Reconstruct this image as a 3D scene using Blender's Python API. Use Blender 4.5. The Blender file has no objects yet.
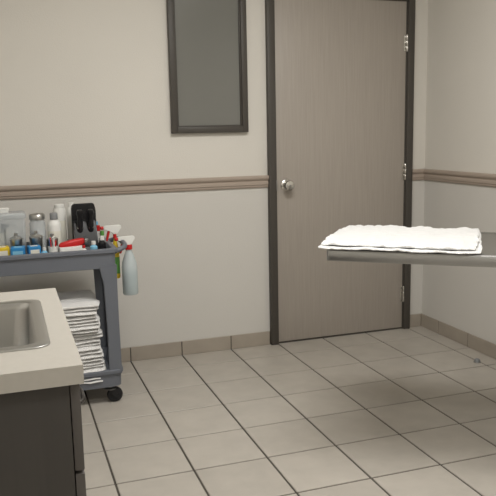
import bpy, bmesh, math, random
from mathutils import Vector, Matrix, noise
random.seed(4)
S=bpy.context.scene
S.view_settings.view_transform='Standard'

def lin(c):
    return tuple(((x/255)/12.92 if x/255<=.04045 else ((x/255+.055)/1.055)**2.4) for x in c)+(1,)

def mat(name,col,rough=.5,metal=0,spec=.5,bump=0,bscale=60,var=0,vscale=3,vstretch=None,trans=0,alpha=1,coat=0,island=0,emit=0,ior=1.45):
    m=bpy.data.materials.new(name);m.use_nodes=True
    n=m.node_tree.nodes;l=m.node_tree.links;b=n['Principled BSDF']
    c=lin(col)
    b.inputs['Base Color'].default_value=c
    b.inputs['Roughness'].default_value=rough;b.inputs['Metallic'].default_value=metal
    b.inputs['Specular IOR Level'].default_value=spec;b.inputs['Coat Weight'].default_value=coat
    b.inputs['Transmission Weight'].default_value=trans;b.inputs['Alpha'].default_value=alpha;b.inputs['IOR'].default_value=ior
    if emit:
        b.inputs['Emission Color'].default_value=c;b.inputs['Emission Strength'].default_value=emit
    tc=n.new('ShaderNodeTexCoord')
    src=None
    if var or bump:
        mp=n.new('ShaderNodeMapping');l.new(tc.outputs['Object'],mp.inputs[0])
        if vstretch: mp.inputs['Scale'].default_value=vstretch
    if var:
        t=n.new('ShaderNodeTexNoise');t.inputs['Scale'].default_value=vscale;t.inputs['Detail'].default_value=6
        l.new(mp.outputs[0],t.inputs['Vector'])
        r=n.new('ShaderNodeMapRange');r.inputs[1].default_value=.25;r.inputs[2].default_value=.75
        r.inputs[3].default_value=1-var;r.inputs[4].default_value=1+var
        l.new(t.outputs['Fac'],r.inputs[0]);src=r.outputs[0]
    if island:
        g=n.new('ShaderNodeNewGeometry');r2=n.new('ShaderNodeMapRange')
        r2.inputs[3].default_value=1-island;r2.inputs[4].default_value=1+island
        l.new(g.outputs['Random Per Island'],r2.inputs[0])
        if src:
            mm=n.new('ShaderNodeMath');mm.operation='MULTIPLY';l.new(src,mm.inputs[0]);l.new(r2.outputs[0],mm.inputs[1]);src=mm.outputs[0]
        else: src=r2.outputs[0]
    if src:
        v=n.new('ShaderNodeVectorMath');v.operation='SCALE';v.inputs[0].default_value=c[:3]
        l.new(src,v.inputs['Scale']);l.new(v.outputs[0],b.inputs['Base Color'])
    if bump:
        t=n.new('ShaderNodeTexNoise');t.inputs['Scale'].default_value=bscale;t.inputs['Detail'].default_value=4
        l.new(mp.outputs[0],t.inputs['Vector'])
        bp=n.new('ShaderNodeBump');bp.inputs['Strength'].default_value=bump;bp.inputs['Distance'].default_value=.01
        l.new(t.outputs['Fac'],bp.inputs['Height']);l.new(bp.outputs[0],b.inputs['Normal'])
    return m

def root(name,loc=(0,0,0),rotz=0):
    o=bpy.data.objects.new(name,None);o.empty_display_size=.1;o.location=loc;o.rotation_euler=(0,0,rotz)
    S.collection.objects.link(o);return o
def fin(name,bm,m,parent=None,loc=(0,0,0),rot=(0,0,0),smooth=False,ang=35):
    me=bpy.data.meshes.new(name);bmesh.ops.recalc_face_normals(bm,faces=bm.faces[:]);bm.to_mesh(me);bm.free()
    for mm in (m if isinstance(m,(list,tuple)) else [m]): me.materials.append(mm)
    o=bpy.data.objects.new(name,me);S.collection.objects.link(o)
    o.location=loc;o.rotation_euler=rot
    if parent: o.parent=parent
    if smooth:
        for p in me.polygons:p.use_smooth=True
        me.set_sharp_from_angle(angle=math.radians(ang))
    return o
def addbox(bm,lo,hi,bev=0,seg=2,mi=0):
    r=bmesh.ops.create_cube(bm,size=1)
    vs=r['verts'];lo=Vector(lo);hi=Vector(hi);c=(lo+hi)/2;s=hi-lo
    for v in vs: v.co=Vector((v.co.x*s.x,v.co.y*s.y,v.co.z*s.z))+c
    fs=set(f for v in vs for f in v.link_faces)
    for f in fs:f.material_index=mi
    if bev:
        es=list(set(e for v in vs for e in v.link_edges))
        q=bmesh.ops.bevel(bm,geom=es,offset=bev,segments=seg,affect='EDGES',profile=.5)
        for f in q['faces']:f.material_index=mi
def box(name,lo,hi,m,parent=None,bev=0,seg=2,**k):
    bm=bmesh.new();addbox(bm,lo,hi,bev,seg);return fin(name,bm,m,parent,smooth=bev>0,**k)
def lathe(name,prof,m,parent=None,loc=(0,0,0),rot=(0,0,0),n=28,sx=1,sy=1,ang=40):
    bm=bmesh.new();rings=[]
    for r,z in prof:
        if r<1e-6: rings.append([bm.verts.new((0,0,z))])
        else: rings.append([bm.verts.new((r*sx*math.cos(2*math.pi*i/n),r*sy*math.sin(2*math.pi*i/n),z)) for i in range(n)])
    for a,b in zip(rings,rings[1:]):
        for i in range(n):
            j=(i+1)%n
            if len(a)==1 and len(b)==1: continue
            if len(a)==1: bm.faces.new((a[0],b[i],b[j]))
            elif len(b)==1: bm.faces.new((a[i],a[j],b[0]))
            else: bm.faces.new((a[i],a[j],b[j],b[i]))
    return fin(name,bm,m,parent,loc,rot,smooth=True,ang=ang)
def rrect(hx,hy,r,n=6):
    pts=[]
    for cx,cy,a0 in ((hx-r,hy-r,0),(-hx+r,hy-r,90),(-hx+r,-hy+r,180),(hx-r,-hy+r,270)):
        for i in range(n+1):
            a=math.radians(a0+90*i/n);pts.append((cx+r*math.cos(a),cy+r*math.sin(a)))
    return pts
def loft(name,secs,m,parent=None,loc=(0,0,0),rot=(0,0,0),cap0=True,cap1=True,ang=40):
    bm=bmesh.new();rings=[]
    for s in secs:
        ox,oy=(s[4],s[5]) if len(s)>4 else (0,0)
        rings.append([bm.verts.new((x+ox,y+oy,s[3])) for x,y in rrect(s[0],s[1],s[2])])
    for a,b in zip(rings,rings[1:]):
        for i in range(len(a)):
            j=(i+1)%len(a);bm.faces.new((a[i],a[j],b[j],b[i]))
    if cap0: bm.faces.new(rings[0][::-1])
    if cap1: bm.faces.new(rings[-1])
    return fin(name,bm,m,parent,loc,rot,smooth=True,ang=ang)
def tube(name,pts,r,m,parent=None,loc=(0,0,0),res=8,bez=True):
    cu=bpy.data.curves.new(name,'CURVE');cu.dimensions='3D';cu.bevel_depth=r;cu.bevel_resolution=4;cu.use_fill_caps=True
    sp=cu.splines.new('NURBS' if bez else 'POLY');sp.points.add(len(pts)-1)
    for p,q in zip(sp.points,pts): p.co=(*q,1)
    if bez: sp.use_endpoint_u=True;sp.order_u=3;sp.resolution_u=res
    o=bpy.data.objects.new(name,cu);S.collection.objects.link(o)
    bpy.context.view_layer.update()
    me=bpy.data.meshes.new_from_object(o);bpy.data.objects.remove(o)
    me.materials.append(m)
    for p in me.polygons:p.use_smooth=True
    o=bpy.data.objects.new(name,me);S.collection.objects.link(o);o.location=loc
    if parent:o.parent=parent
    return o
def prism(name,poly,axis,a,b,m,parent=None,loc=(0,0,0),bev=0,smooth=False,rot=(0,0,0)):
    bm=bmesh.new()
    def P(p,t):
        return {'x':(t,p[0],p[1]),'y':(p[0],t,p[1]),'z':(p[0],p[1],t)}[axis]
    A=[bm.verts.new(P(p,a)) for p in poly];B=[bm.verts.new(P(p,b)) for p in poly]
    n=len(poly)
    for i in range(n): bm.faces.new((A[i],A[(i+1)%n],B[(i+1)%n],B[i]))
    bm.faces.new(A[::-1]);bm.faces.new(B)
    if bev: bmesh.ops.bevel(bm,geom=bm.edges[:],offset=bev,segments=2,affect='EDGES')
    return fin(name,bm,m,parent,loc,rot,smooth=smooth or bev>0)

# ---------------- materials ----------------
M_wall=mat('wall_paint_cream',(218,214,206),.75,bump=.12,bscale=140,var=.015,vscale=2)
n=M_wall.node_tree.nodes;l=M_wall.node_tree.links
b=n['Principled BSDF'];tc=[x for x in n if x.type=='TEX_COORD'][0]
sep=n.new('ShaderNodeSeparateXYZ');l.new(tc.outputs['Object'],sep.inputs[0])
gt=n.new('ShaderNodeMath');gt.operation='LESS_THAN';gt.inputs[1].default_value=1.0;l.new(sep.outputs[2],gt.inputs[0])
old=b.inputs['Base Color'].links[0].from_socket
mx=n.new('ShaderNodeMix');mx.data_type='RGBA';mx.blend_type='MULTIPLY';l.new(gt.outputs[0],mx.inputs[0]);l.new(old,mx.inputs[6])
mx.inputs[7].default_value=(.91,.92,.94,1);l.new(mx.outputs[2],b.inputs['Base Color'])
M_ceil=mat('ceiling_tile',(228,226,220),.9,bump=.3,bscale=200)
M_tile=mat('floor_tile_ceramic',(178,172,163),.36,spec=.45,bump=.06,bscale=25,var=.08,vscale=9,island=.035)
M_btile=mat('base_tile_ceramic',(164,155,143),.4,bump=.05,bscale=25,var=.07,vscale=8,island=.04)
M_grout=mat('grout',(82,77,71),.9,bump=.2,bscale=300)
M_rail=mat('rail_paint',(170,156,144),.45)
M_frame=mat('frame_bronze',(76,72,67),.45,spec=.4)
M_glass=mat('window_glass_dark',(122,122,117),.12,spec=.6,var=.04,vscale=1)
M_door=mat('door_laminate',(166,158,149),.42,var=.06,vscale=4,vstretch=(40,40,1.2))
M_chrome=mat('satin_nickel',(205,203,198),.22,metal=1)
M_steel=mat('brushed_steel',(172,172,171),.34,metal=1,bump=.05,bscale=60,vstretch=(1,30,30))
M_sink=mat('sink_steel',(190,190,188),.28,metal=1)
M_lam=mat('counter_laminate',(180,176,168),.4,var=.03,vscale=60)
M_cab=mat('cabinet_laminate_dark',(68,65,62),.45,var=.06,vscale=3,vstretch=(20,20,1))
M_cabin=mat('cabinet_edge',(84,80,77),.45)
M_pull=mat('pull_dark_metal',(70,68,66),.35,metal=.8)
M_cart=mat('cart_plastic_slate',(106,110,118),.5,bump=.1,bscale=180)
M_rub=mat('caster_rubber',(28,28,30),.6)
M_zinc=mat('zinc_plate',(150,150,150),.35,metal=1)
M_towel=mat('terry_white',(234,234,233),.95,spec=.1,bump=1.0,bscale=150,var=.04,vscale=30)
M_towel2=mat('terry_offwhite',(248,247,245),.95,spec=.1,bump=.9,bscale=220,var=.03,vscale=22)
M_black=mat('black_plastic',(24,24,27),.35)
M_white=mat('white_plastic',(226,226,222),.4)
M_grey=mat('grey_plastic',(130,132,134),.4)
M_clear=mat('clear_plastic',(205,212,216),.12,alpha=.42,spec=.6)
M_cot=mat('cotton_filling',(222,222,220),.95,bump=.6,bscale=90)
M_blue=mat('box_blue',(48,132,190),.5)
M_lblue=mat('box_light_blue',(130,190,220),.5)
M_yel=mat('box_yellow',(220,190,50),.5)
M_red=mat('red_plastic',(196,36,36),.4)
M_green=mat('liquid_green',(90,150,70),.3)
M_bluel=mat('spray_bottle_translucent',(206,216,218),.22,alpha=.7)
M_teal=mat('label_teal',(160,190,196),.5)
M_paper=mat('paper_label',(222,220,208),.7)
M_lamp=mat('troffer_diffuser',(255,252,246),.6,emit=4)

# ---------------- room ----------------
XL,YF,H=-3.06,-4.7,2.6
box('wall_back',(XL-.1,0,0),(.1,.12,H),M_wall)
box('wall_right',(0,YF,0),(.12,0,H),M_wall)
box('wall_left',(XL-.12,YF,0),(XL,0,H),M_wall)
box('wall_front',(XL-.1,YF-.12,0),(.1,YF,H),M_wall)
box('ceiling',(XL-.1,YF-.1,H),(.1,.1,H+.1),M_ceil)
bm=bmesh.new()
addbox(bm,(XL,YF,-.08),(0,0,-.004),mi=1)
T=.305;g=.0042
xs=[-1.948+T*k for k in range(-5,8)];ys=[-.225-T*k for k in range(-1,17)]
for x0 in xs:
    for y1 in ys:
        a,b2=max(x0,XL)+g,min(x0+T,0)-g; c,d=max(y1-T,YF)+g,min(y1,0)-g
        if b2-a<.02 or d-c<.02: continue
        addbox(bm,(a,c,-.012),(b2,d,0),bev=.0016,seg=1,mi=0)
fin('floor',bm,[M_tile,M_grout])
def baseb(name,axis,lo,hi,phase):
    bm=bmesh.new();h=.085;t=.011
    k0=math.floor((lo-phase)/T)
    while phase+T*k0<hi:
        a=max(lo,phase+T*k0)+.0026;b2=min(hi,phase+T*(k0+1))-.0026;k0+=1
        if b2-a<.01: continue
        if axis=='back': addbox(bm,(a,-t,0),(b2,-.002,h),bev=.003,seg=2)
        if axis=='right': addbox(bm,(-t,a,0),(-.002,b2,h),bev=.003,seg=2)
        if axis=='left': addbox(bm,(XL+.002,a,0),(XL+t,b2,h),bev=.003,seg=2)
    if axis=='back': addbox(bm,(lo,-t+.003,0),(hi,0,h-.003),mi=1)
    if axis=='right': addbox(bm,(-t+.003,lo,0),(0,hi,h-.003),mi=1)
    if axis=='left': addbox(bm,(XL,lo,0),(XL+t-.003,hi,h-.003),mi=1)
    fin(name,bm,[M_btile,M_grout],smooth=False)
baseb('baseboard_back','back',XL+.011,-1.084,-1.948)
baseb('baseboard_back.001','back',-.108,-.011,-1.948)
baseb('baseboard_right','right',YF,0,-.205)
baseb('baseboard_left','left',YF,0,-.225)
z0=1.007
prof=[(0,z0-.036),(-.008,z0-.036),(-.012,z0-.030),(-.012,z0-.022),(-.018,z0-.018),(-.018,z0-.004),(-.014,z0+.000),(-.014,z0+.006),(-.022,z0+.012),(-.026,z0+.020),(-.026,z0+.030),(-.022,z0+.036),(0,z0+.036)]
prism('trim_1',prof,'x',XL,-1.084,M_rail)
prism('trim_2',prof,'x',-.108,0,M_rail)
prism('trim_3',prof,'y',YF,0,M_rail)
prism('trim_4',[(XL-p[0],p[1]) for p in prof],'y',YF,0,M_rail)

# window
w=root('window_1',(-1.433,0,0))
wx=.227;wz0,wz1=1.298,2.12;ft=.036
def frame(nm,hx,za,zb,t,y0,y1,m,parent,bottom=True,bev=.004):
    bm=bmesh.new()
    addbox(bm,(-hx,y0,za),(-hx+t,y1,zb),bev);addbox(bm,(hx-t,y0,za),(hx,y1,zb),bev)
    addbox(bm,(-hx+t-.003,y0+.0008,zb-t),(hx-t+.003,y1,zb),bev)
    if bottom: addbox(bm,(-hx+t-.003,y0+.0008,za),(hx-t+.003,y1,za+t),bev)
    return fin(nm,bm,m,parent,smooth=True)
frame('frame_outer',wx,wz0,wz1,ft,-.032,0,M_frame,w)
frame('glazing_bead',wx-ft+.001,wz0+ft-.001,wz1-ft+.001,.008,-.02,0,M_frame,w,bev=.002)
box('glass_pane',(-wx+ft,-.008,wz0+ft),(wx-ft,-.001,wz1-ft),M_glass,w)

# door
d=root('door_1',(-.597,0,0))
hx=.487;ft=.046;zt=2.075
frame('frame',hx,0,zt+ft,ft,-.034,0,M_frame,d,bottom=False)
frame('stop',hx-ft+.001,0,zt,.008,-.02,0,M_frame,d,bottom=False,bev=.001)
box('leaf',(-hx+ft+.006,-.016,.012),(hx-ft-.006,-.002,zt-.006),M_door,d,bev=.0015)
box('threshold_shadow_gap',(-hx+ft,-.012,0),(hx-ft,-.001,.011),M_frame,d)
kx,kz=-.374,.98
lathe('knob_rosette',[(0,.0),(.037,0),(.037,.004),(.032,.009),(.014,.011),(.0,.011)],M_chrome,d,(kx,-.016,kz),(math.pi/2,0,0))
lathe('knob_handle',[(.012,.008),(.012,.028),(.019,.034),(.030,.045),(.031,.055),(.027,.064),(.012,.068),(.0,.068)],M_chrome,d,(kx,-.016,kz),(math.pi/2,0,0))
lathe('knob_keyway',[(.0,.0),(.006,0),(.006,.002),(0,.002)],M_zinc,d,(kx,-.084,kz),(math.pi/2,0,0),n=16)
box('latch_plate',(-hx+ft-.004,-.03,kz-.03),(-hx+ft+.006,-.018,kz+.03),M_zinc,d,bev=.001)
for i,hz in enumerate((1.82,1.03,.235)):
    bm=bmesh.new();addbox(bm,(hx-ft-.022,-.019,hz-.05),(hx-ft-.006,-.0155,hz+.05),.001)
    fin('hinge_leaf_%d'%(i+1),bm,M_chrome,d)
    lathe('hinge_barrel_%d'%(i+1),[(0,-.054),(.004,-.053),(.0065,-.05),(.0065,-.0175),(.0058,-.0165),(.0065,-.0155),(.0065,.0155),(.0058,.0165),(.0065,.0175),(.0065,.05),(.004,.053),(0,.054)],M_chrome,d,(hx-ft-.004,-.026,hz),n=14)

# small door stop on the floor
ds=root('door_stop',(-.133,-.77,0))
lathe('base_ring',[(0,0),(.02,0),(.02,.003),(.017,.006),(.0,.006)],M_zinc,ds)
lathe('rubber_dome',[(.016,.005),(.0165,.012),(.013,.018),(.007,.021),(0,.022)],M_grey,ds)

# ---------------- ceiling light, then an unseen second fixture added for brighter, more even light ----------------
for (lx,ly,nm,e) in ((-1.55,-1.85,'ceiling_and_fill_light',31),(-1.45,-3.6,'ceiling_and_fill_light',19)):
    r=root(nm,(lx,ly,H))
    box('housing',(-.62,-.32,-.03),(.62,.32,-.001),M_white,r,bev=.004)
    box('diffuser',(-.58,-.28,-.034),(.58,.28,-.028),M_lamp,r)
    L=bpy.data.lights.new(nm+'_lamp','AREA');L.shape='RECTANGLE';L.size=1.15;L.size_y=.55;L.energy=e;L.color=(1,.98,.945)
    o=bpy.data.objects.new('lamp',L);S.collection.objects.link(o);o.parent=r;o.location=(0,0,-.04)

# ---------------- sink counter ----------------
cz=.86
c=root('sink_counter',(-2.76,-2.245,0))
X0,X1,Y0,Y1=-.27,.31,-.375,.375
sx,sy,sr=.225,.2325,.035
scx,scy=.035,.0
bm=bmesh.new();hxh,hyh=sx-.015,sy-.015
def slab(bm,lo,hi): addbox(bm,lo,hi)
slab(bm,(X0,Y0,cz-.038),(scx-hxh,Y1,cz));slab(bm,(scx+hxh,Y0,cz-.038),(X1,Y1,cz))
slab(bm,(scx-hxh,Y0,cz-.038),(scx+hxh,scy-hyh,cz));slab(bm,(scx-hxh,scy+hyh,cz-.038),(scx+hxh,Y1,cz))
bmesh.ops.remove_doubles(bm,verts=bm.verts[:],dist=.0001)
fin('countertop',bm,M_lam,c)
box('backsplash',(X0,Y0,cz),(X0+.02,Y1,cz+.1),M_lam,c,bev=.002)
loft('sink_bowl',[(sx,sy,sr,cz+.0005),(sx,sy,sr,cz+.003),(sx-.004,sy-.004,sr-.004,cz+.005),(sx-.026,sy-.026,sr-.008,cz+.004),(sx-.030,sy-.030,sr-.009,cz+.0005),(sx-.033,sy-.033,.035,cz-.012),(sx-.038,sy-.038,.045,cz-.13),(sx-.047,sy-.047,.05,cz-.152),(sx-.07,sy-.07,.05,cz-.16),(.045,.045,.0449,cz-.165),(.04,.04,.0399,cz-.172)],M_sink,c,(scx,scy,0),cap0=False,ang=50)
lathe('drain_strainer',[(0,0),(.036,0),(.040,.003),(.036,.005),(.02,.002),(0,.002)],M_chrome,c,(scx,scy,cz-.1715))
lathe('faucet_base',[(0,0),(.022,0),(.022,.008),(.018,.014),(.016,.05),(0,.055)],M_chrome,c,(-.217,0,cz))
tube('faucet_spout',[(-.217,0,cz+.04),(-.217,0,cz+.2),(-.217,0,cz+.27),(-.15,0,cz+.29),(-.09,0,cz+.27),(-.08,0,cz+.2)],.011,M_chrome,c)
for i,s in enumerate((-1,1)):
    lathe('faucet_handle_%d'%(i+1),[(0,0),(.02,0),(.02,.01),(.014,.02),(.018,.04),(.012,.048),(0,.05)],M_chrome,c,(-.217,s*.1,cz))
bm=bmesh.new()
addbox(bm,(X0,Y0+.018,.10),(.282,Y0+.036,cz-.038))
addbox(bm,(X0,Y1-.036,.10),(.282,Y1-.018,cz-.038))
addbox(bm,(X0,Y0+.036,.10),(X0+.012,Y1-.036,cz-.038))
addbox(bm,(X0,Y0+.036,.10),(.282,Y1-.036,.118))
addbox(bm,(.262,Y0+.036,.60),(.282,Y1-.036,.645))
addbox(bm,(X0,Y0+.03,0),(.215,Y1-.03,.10))
fin('carcass',bm,M_cab,c)
for i,(ya,yb) in enumerate(((Y0+.018,-.003),(.003,Y1-.018))):
    box('drawer_front_%d'%(i+1),(.284,ya,.635),(.303,yb,cz-.045),M_cabin,c,bev=.002)
    box('cabinet_door_%d'%(i+1),(.284,ya,.105),(.303,yb,.628),M_cabin,c,bev=.002)
    ymid=(ya+yb)/2
    tube('drawer_pull_%d'%(i+1),[(.300,ymid-.055,.73),(.320,ymid-.05,.73),(.322,ymid,.73),(.320,ymid+.05,.73),(.300,ymid+.055,.73)],.005,M_pull,c)
    yh=yb-.05 if i==0 else ya+.05
    tube('door_pull_%d'%(i+1),[(.300,yh,.60),(.320,yh,.595),(.322,yh,.545),(.320,yh,.495),(.300,yh,.49)],.005,M_pull,c)

# ---------------- utility cart ----------------
CX,CY=-2.487,-.43
k=root('utility_cart',(CX,CY,0))
HX,HY=.40,.21
def tray(nm,z0,z1,lip,floorz,hx=HX,hy=HY):
    return loft(nm,[(hx-.02,hy-.02,.03,z0),(hx-.006,hy-.006,.04,z0+.004),(hx-.004,hy-.004,.04,z1-.022),(hx+.006,hy+.006,.045,z1-.018),(hx+.006,hy+.006,.045,z1-.004),(hx+.001,hy+.001,.042,z1),(hx-lip+.004,hy-lip+.004,.03,z1),(hx-lip,hy-lip,.03,z1-.005),(hx-lip-.006,hy-lip-.006,.028,floorz+.006),(hx-lip-.012,hy-lip-.012,.024,floorz)],M_cart,k,ang=40)
tray('top_tray',.672,.768,.022,.728)
tray('bottom_tray',.085,.175,.022,.115)
for i,(ax,ay) in enumerate(((1,-1),(1,1),(-1,-1),(-1,1))):
    bm=bmesh.new()
    for (z,wd,off) in ((.15,.060,.004),(.40,.058,.006),(.60,.064,.006),(.69,.085,.004)):
        x1=ax*(HX-off);y1=ay*(HY-off);t=.014
        P=[(x1,y1),(x1-ax*wd,y1),(x1-ax*wd,y1-ay*t),(x1-ax*t,y1-ay*t),(x1-ax*t,y1-ay*wd),(x1,y1-ay*wd)]
        ring=[bm.verts.new((p[0],p[1],z)) for p in P]
        if z>.15:
            for q in range(6): bm.faces.new((prev[q],prev[(q+1)%6],ring[(q+1)%6],ring[q]))
        else: bm.faces.new(ring)
        prev=ring
    bm.faces.new(prev)
    bmesh.ops.recalc_face_normals(bm,faces=bm.faces[:])
    bmesh.ops.bevel(bm,geom=bm.edges[:],offset=.003,segments=2,affect='EDGES')
    fin('corner_post_%d'%(i+1),bm,M_cart,k,smooth=True)
tube('push_handle',[(HX-.01,-.16,.745),(HX+.045,-.16,.762),(HX+.055,-.10,.770),(HX+.055,0,.770),(HX+.055,.10,.770),(HX+.045,.16,.762),(HX-.01,.16,.745)],.012,M_cart,k)
for i,(ax,ay) in enumerate(((1,-1),(1,1),(-1,-1),(-1,1))):
    x=ax*(HX-.06);y=ay*(HY-.04)
    lathe('caster_stem_%d'%(i+1),[(0,.070),(.03,.070),(.03,.074),(.012,.078),(.012,.09),(0,.09)],M_zinc,k,(x,y,0),n=18)
    bm=bmesh.new()
    for s in (-1,1):
        a=[(x-.012,y+s*.017,.072),(x+.028,y+s*.017,.072),(x+.034,y+s*.017,.030),(x+.018,y+s*.017,.026)]
        V=[[bm.verts.new((p[0],p[1]+dd,p[2])) for p in a] for dd in (-.0015,.0015)]
        for q in range(4): bm.faces.new((V[0][q],V[0][(q+1)%4],V[1][(q+1)%4],V[1][q]))
        bm.faces.new(V[0]);bm.faces.new(V[1][::-1])
    addbox(bm,(x-.014,y-.0185,.069),(x+.03,y+.0185,.0725))
    fin('caster_fork_%d'%(i+1),bm,M_rub,k)
    lathe('caster_wheel_%d'%(i+1),[(0,-.015),(.014,-.015),(.018,-.010),(.026,-.011),(.034,-.010),(.038,-.005),(.038,.005),(.034,.010),(.026,.011),(.018,.010),(.014,.015),(0,.015)],M_rub,k,(x+.02,y,.038),(math.pi/2,0,0))

# towels
def towel_layer(bm,c,hx,hy,hz,seed,cuts=14,amp=.004,rot=0,wave=.004,shear=0,sagk=1.0,big=0,zfloor=None,front_droop=0):
    t=bmesh.new();bmesh.ops.create_cube(t,size=2)
    bmesh.ops.subdivide_edges(t,edges=t.edges[:],cuts=cuts,use_grid_fill=True)
    so=Vector((seed*7.3,seed*3.1,seed*1.7));R=Matrix.Rotation(rot,3,'Z')
    for v in t.verts:
        x,y,z=v.co
        m=max(abs(x),abs(y))
        px=x*(1-.03*(abs(y)**12));py=y*(1-.03*(abs(x)**12))
        zz=z*(1-.55*m**14)
        bulge=(1-z*z)*hz*.9*(m**6)
        X=px*hx+math.copysign(bulge,px)*(abs(x)**8);Y=py*hy+math.copysign(bulge,py)*(abs(y)**8)
        X+=shear*Y
        p=Vector((X,Y,zz*hz))
        nn=noise.noise_vector(p*18+so)*amp+noise.noise_vector(p*60+so)*amp*.35
        e=noise.noise(Vector((X,Y,0))*14+so)*wave
        sag=noise.noise(Vector((X,Y,0))*6+so)*wave*sagk
        q=Vector((X,Y,0))
        rid=(1-abs(noise.noise(q*9+so))*2.2);rid=max(rid,0)**2
        rid2=max(1-abs(noise.noise(Vector((X*26,Y*14,0))+so))*2.4,0)**2
        up=big*(rid*.5*(.35+.65*m**3)+rid2*.5*(.2+.8*m**6))
        if z<0: up*=.35
        p=p+Vector((nn.x+math.copysign(e,x)*(abs(x)**6),nn.y+math.copysign(e,y)*(abs(y)**6),nn.z*.6+sag+up))
        if front_droop: p.z-=front_droop*max(0,(-y-.6)/.4)**2
        if zfloor is not None:
            lo=zfloor-c[2]+(.0006 if z<0 else .0035)
            p.z=max(p.z,lo)
        v.co=R@p+Vector(c)
    me=bpy.data.meshes.new('tmp');t.to_mesh(me);t.free();bm.from_mesh(me);bpy.data.meshes.remove(me)
bm=bmesh.new();z=.123;i=0
while z<.505:
    h=random.uniform(.0155,.020)
    fr=(z-.12)/.43
    ox=random.uniform(-.014,.010)-.03*fr;oy=random.uniform(-.014,.006)
    rr=random.uniform(-.07,.07)
    towel_layer(bm,(.115+ox,oy-.035,z+h*.5),.20,.155,h*.62,i*2+1,rot=rr,amp=.006,wave=.007,cuts=16,front_droop=.006,sagk=.5)
    towel_layer(bm,(.115+ox+random.uniform(-.008,.004),oy-.035+random.uniform(-.006,.004),z+h*1.5),.20,.155,h*.62,i*2+2,rot=rr,amp=.006,wave=.007,cuts=16,front_droop=.008,sagk=.5,big=.010 if z+2*h>.505 else 0)
    z+=2*h*.98;i+=1
fin('towel_stack',bm,M_towel2,None,(CX,CY,0),smooth=True,ang=180)

# ---------------- items on cart top ----------------
TZ=.729
def item(nm,x,y,rz=0): return root(nm,(x,y,TZ),rz)
o=item('clear_storage_box',-2.60,-.37)
loft('box_shell',[(.105,.065,.012,0),(.110,.07,.014,.006),(.114,.074,.014,.185)],M_clear,o,cap1=False)
loft('lid',[(.117,.077,.015,.183),(.119,.079,.016,.187),(.119,.079,.016,.202),(.112,.072,.014,.208),(.05,.04,.012,.210)],M_clear,o)
loft('lid_handle',[(.04,.012,.006,.210),(.045,.014,.008,.228),(.04,.010,.006,.232)],M_white,o)
for i,(px,py,pw,ph,pm) in enumerate(((-.07,0,.028,.13,M_cot),(-.01,.01,.025,.11,M_paper),(.05,-.01,.03,.14,M_white),(.02,.03,.02,.15,M_grey))):
    loft('packet_%d'%(i+1),[(pw,.03,.01,.004),(pw*1.05,.032,.012,ph*.5),(pw*.95,.026,.01,ph)],pm,o,(px,py*.6,0))
def steeljar(nm,x,y,r,h):
    o=item(nm,x,y)
    lathe('body',[(0,0),(r,0),(r,.004),(r,h),(r*1.05,h+.004),(r*1.05,h+.016),(r*.6,h+.024),(.008,h+.026),(.009,h+.04),(0,h+.042)],M_sink,o)
steeljar('stainless_jar',-2.445,-.485,.030,.085)
steeljar('stainless_jar',-2.372,-.50,.026,.07)
steeljar('stainless_jar',-2.535,-.485,.028,.08)
o=item('glass_jar',-2.43,-.38)
lathe('glass',[(0,0),(.036,0),(.039,.006),(.039,.15),(.033,.165),(.033,.17)],M_clear,o)
lathe('contents',[(0,.004),(.034,.005),(.034,.12),(0,.125)],M_cot,o)
lathe('lid',[(0,.168),(.037,.168),(.038,.172),(.038,.19),(.033,.196),(0,.198)],M_sink,o)
o=item('white_bottle',-2.352,-.40)
lathe('body',[(0,0),(.030,0),(.033,.004),(.033,.135),(.028,.155),(.016,.165),(.016,.17)],M_white,o)
lathe('cap',[(0,.167),(.019,.167),(.019,.195),(.016,.199),(0,.199)],M_grey,o)
lathe('label',[(.0334,.03),(.0336,.031),(.0336,.11),(.0334,.111)],M_paper,o)
o=item('white_bottle',-2.318,-.315)
lathe('body',[(0,0),(.027,0),(.030,.004),(.030,.205),(.027,.213),(.0,.214)],M_white,o)
lathe('cap',[(0,.214),(.025,.214),(.025,.229),(.022,.232),(0,.232)],M_white,o)
lathe('label',[(.0304,.03),(.0306,.031),(.0306,.15),(.0304,.151)],M_paper,o)
o=item('white_bottle',-2.258,-.30)
lathe('body',[(0,0),(.022,0),(.024,.004),(.024,.19),(.018,.21),(.012,.214)],M_white,o)
lathe('cap',[(0,.212),(.015,.212),(.014,.235),(0,.237)],M_white,o)
o=item('otoscope_charging_stand',-2.208,-.40)
prism('back_panel',[(-.058,.0),(.058,.0),(.060,.01),(.060,.205),(.052,.236),(-.048,.236),(-.058,.220)],'y',.0,.03,M_black,o,bev=.004)
prism('sloped_base',[(-.075,.0),(.02,.0),(.02,.16),(-.02,.15),(-.07,.05)],'x',-.055,.057,M_black,o,bev=.004)
for i,xx in enumerate((-.025,.027)):
    lathe('handle_%d'%(i+1),[(0,0),(.013,0),(.015,.02),(.015,.07),(.012,.08),(.013,.10),(.017,.115),(.013,.13),(0,.135)],M_black,o,(xx,-.028,.085),(math.radians(15),0,0),n=18)
    lathe('handle_ring_%d'%(i+1),[(.0155,.0),(.0165,.002),(.0165,.008),(.0155,.01)],M_chrome,o,(xx,-.035,.118),(math.radians(15),0,0),n=18)
box('indicator_plate',(-.03,-.0755,.012),(.03,-.0735,.03),M_grey,o,bev=.0005)
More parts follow.
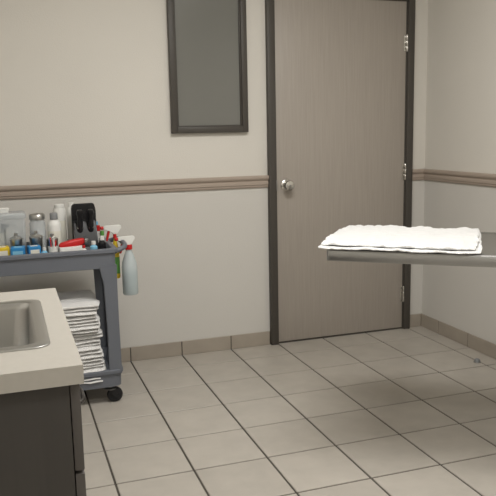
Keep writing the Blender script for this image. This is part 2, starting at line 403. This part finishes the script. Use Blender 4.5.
def carton(nm,x,y,w_,d_,h_,m1,m2,rz=0):
    o=item(nm,x,y,rz)
    bm=bmesh.new();addbox(bm,(-w_/2,-d_/2,0),(w_/2,d_/2,h_),.002,1)
    fin('carton',bm,m1,o,smooth=True)
    box('label_panel',(-w_*.36,-d_/2-.0006,h_*.2),(w_*.36,-d_/2+.001,h_*.8),m2,o)
    box('top_flap',(-w_/2+.001,-d_/2+.004,h_),(w_/2-.001,d_/2-.001,h_+.0015),m1,o)
    box('top_label',(-w_*.3,-d_*.25,h_+.0015),(w_*.3,d_*.25,h_+.002),m2,o)
carton('supply_box_yellow',-2.605,-.55,.07,.06,.068,M_yel,M_paper,.1)
carton('supply_box_blue',-2.53,-.56,.062,.07,.064,M_blue,M_lblue,-.08)
carton('supply_box_light_blue',-2.460,-.568,.055,.055,.066,M_blue,M_paper,.12)
o=item('red_clipper',-2.293,-.515,.2)
loft('body',[(.012,.010,.009,0),(.020,.016,.013,.012),(.021,.017,.014,.07),(.017,.014,.012,.11),(.012,.011,.009,.125)],M_red,o,(-.05,0,.045),(0,math.radians(80),0))
box('blade_head',(.068,-.02,.048),(.088,.02,.078),M_zinc,o,bev=.003)
box('rest_cradle',(-.055,-.025,0),(.06,.025,.046),M_white,o,bev=.005)
o=item('syringe_cup',-2.375,-.572)
lathe('cup',[(0,0),(.018,0),(.022,.06),(.020,.06),(.016,.004),(0,.004)],M_white,o)
for i in range(5):
    a=i*1.3;x=.009*math.cos(a);y=.009*math.sin(a)
    tube('stick_%d'%i,[(x,y,.006),(x*1.5,y*1.5,.085+.006*i)],.0028,[M_red,M_white,M_blue,M_red,M_white][i],o,bez=False)
for (x,y,r,h,m1,m2) in ((-2.135,-.33,.021,.10,M_white,M_red),(-2.125,-.42,.017,.085,M_grey,M_green),(-2.14,-.52,.018,.075,M_black,M_white),(-2.185,-.555,.017,.06,M_lblue,M_white),(-2.235,-.585,.012,.05,M_white,M_red),(-2.415,-.578,.014,.05,M_lblue,M_white),(-2.135,-.26,.02,.11,M_white,M_lblue)):
    o=item('small_bottle',x,y)
    lathe('body',[(0,0),(r,0),(r*1.05,.003),(r*1.05,h*.7),(r*.5,h*.85),(r*.5,h*.9)],m1,o,n=20)
    lathe('cap',[(0,h*.88),(r*.62,h*.88),(r*.6,h*1.15),(0,h*1.17)],m2,o,n=20)

def spray(nm,x,y,ztop,mb,mh,mt,hb=.165,r=.036,lab=None,rz=0,liquid=None):
    o=root(nm,(x,y,ztop-hb-.10),rz)
    lathe('bottle',[(0,0),(r*.9,0),(r,.006),(r,hb*.62),(r*.93,hb*.72),(r*.6,hb*.90),(r*.36,hb),(r*.36,hb+.012)],mb,o)
    if liquid: lathe('liquid',[(0,.003),(r*.92,.006),(r*.92,hb*.5),(0,hb*.5)],liquid,o)
    if lab: lathe('label',[(r*1.003,.025),(r*1.01,.026),(r*1.01,hb*.55),(r*1.003,hb*.55+.001)],lab,o)
    lathe('collar',[(0,hb+.006),(r*.46,hb+.006),(r*.48,hb+.010),(r*.46,hb+.028),(r*.3,hb+.03),(0,hb+.03)],mt,o,n=20)
    z=hb+.028
    prism('trigger_head',[(.030,z+.045),(-.052,z+.045),(-.058,z+.040),(-.058,z+.026),(-.03,z+.022),(-.012,z+.012),(-.012,z),(.012,z),(.014,z+.012),(.034,z+.030)],'y',-.011,.011,mh,o,bev=.003)
    prism('trigger_lever',[(-.022,z+.024),(-.032,z+.024),(-.040,z+.004),(-.044,z-.025),(-.050,z-.038),(-.044,z-.040),(-.036,z-.025),(-.028,z+.002)],'y',-.007,.007,mt,o,bev=.0015)
    lathe('nozzle',[(0,0),(.008,0),(.009,.004),(.009,.014),(.006,.016),(0,.016)],mt,o,(-.056,0,z+.034),(0,-math.pi/2,0),n=16)
    return o
spray('spray_bottle',-2.000,-.44,.822,M_bluel,M_white,M_red,hb=.225,r=.039,lab=None,liquid=M_teal,rz=.25)
spray('spray_bottle',-2.056,-.37,.872,M_yel,M_white,M_red,hb=.20,r=.019,lab=M_green,rz=.1)

# ---------------- exam table ----------------
ang=math.atan2(-.617,.787)
t=root('exam_table',(-1.43,-1.55,0),ang)
tl,tw,tz=1.3,.60,.85
cxl,cyl=tl/2,tw/2
loft('table_top',[(tl/2-.012,tw/2-.012,.012,tz-.044),(tl/2-.001,tw/2-.001,.016,tz-.042),(tl/2,tw/2,.016,tz-.038),(tl/2,tw/2,.016,tz-.004),(tl/2-.003,tw/2-.003,.014,tz),(tl/2-.016,tw/2-.016,.012,tz),(tl/2-.02,tw/2-.02,.010,tz-.003),(tl/2-.03,tw/2-.03,.01,tz-.004)],M_steel,t,(cxl,cyl,0))
pc=.95
box('support_frame',(.74,.16,tz-.085),(1.2,.44,tz-.045),M_grey,t,bev=.004)
loft('lift_column',[(.055,.055,.012,.03),(.055,.055,.012,.45),(.05,.05,.012,.451),(.045,.045,.012,.452),(.045,.045,.012,tz-.086)],M_steel,t,(pc,.30,0))
loft('base_plate',[(.16,.16,.02,0),(.165,.165,.022,.01),(.16,.16,.02,.022),(.07,.07,.015,.032)],M_grey,t,(pc,.30,0))

# loosely spread towel on the table, gently wavy hems
bm=bmesh.new()
towel_layer(bm,(.256,.274,tz+.006),.295,.284,.0045,31,cuts=44,amp=.003,wave=.010,rot=.01,shear=-.02,sagk=.1,big=.007,zfloor=tz+.0005)
towel_layer(bm,(.258,.288,tz+.015),.282,.268,.0055,43,cuts=44,amp=.003,wave=.010,rot=-.015,shear=-.01,sagk=.25,big=.013,zfloor=tz+.004)
fin('spread_towel',bm,M_towel,None,(-1.43,-1.55,0),(0,0,ang),smooth=True,ang=180)

# ---------------- world, camera ----------------
W=bpy.data.worlds.new('world');S.world=W;W.use_nodes=True
W.node_tree.nodes['Background'].inputs[0].default_value=(.8,.85,.9,1);W.node_tree.nodes['Background'].inputs[1].default_value=.3
cd=bpy.data.cameras.new('camera');co=bpy.data.objects.new('camera',cd);S.collection.objects.link(co)
f,yaw,pit,rol=709.7229,.3285,.162,-.0201
F=Vector((math.sin(yaw)*math.cos(pit),math.cos(yaw)*math.cos(pit),-math.sin(pit)))
R=Vector((math.cos(yaw),-math.sin(yaw),0));U=R.cross(F)
R2=R*math.cos(rol)+U*math.sin(rol);U2=-R*math.sin(rol)+U*math.cos(rol)
Mx=Matrix((R2,U2,-F)).transposed().to_4x4();Mx.translation=(-2.5698,-3.976,1.2987)
co.matrix_world=Mx
cd.sensor_width=36;cd.lens=36*f/496;cd.clip_start=.05
S.camera=co
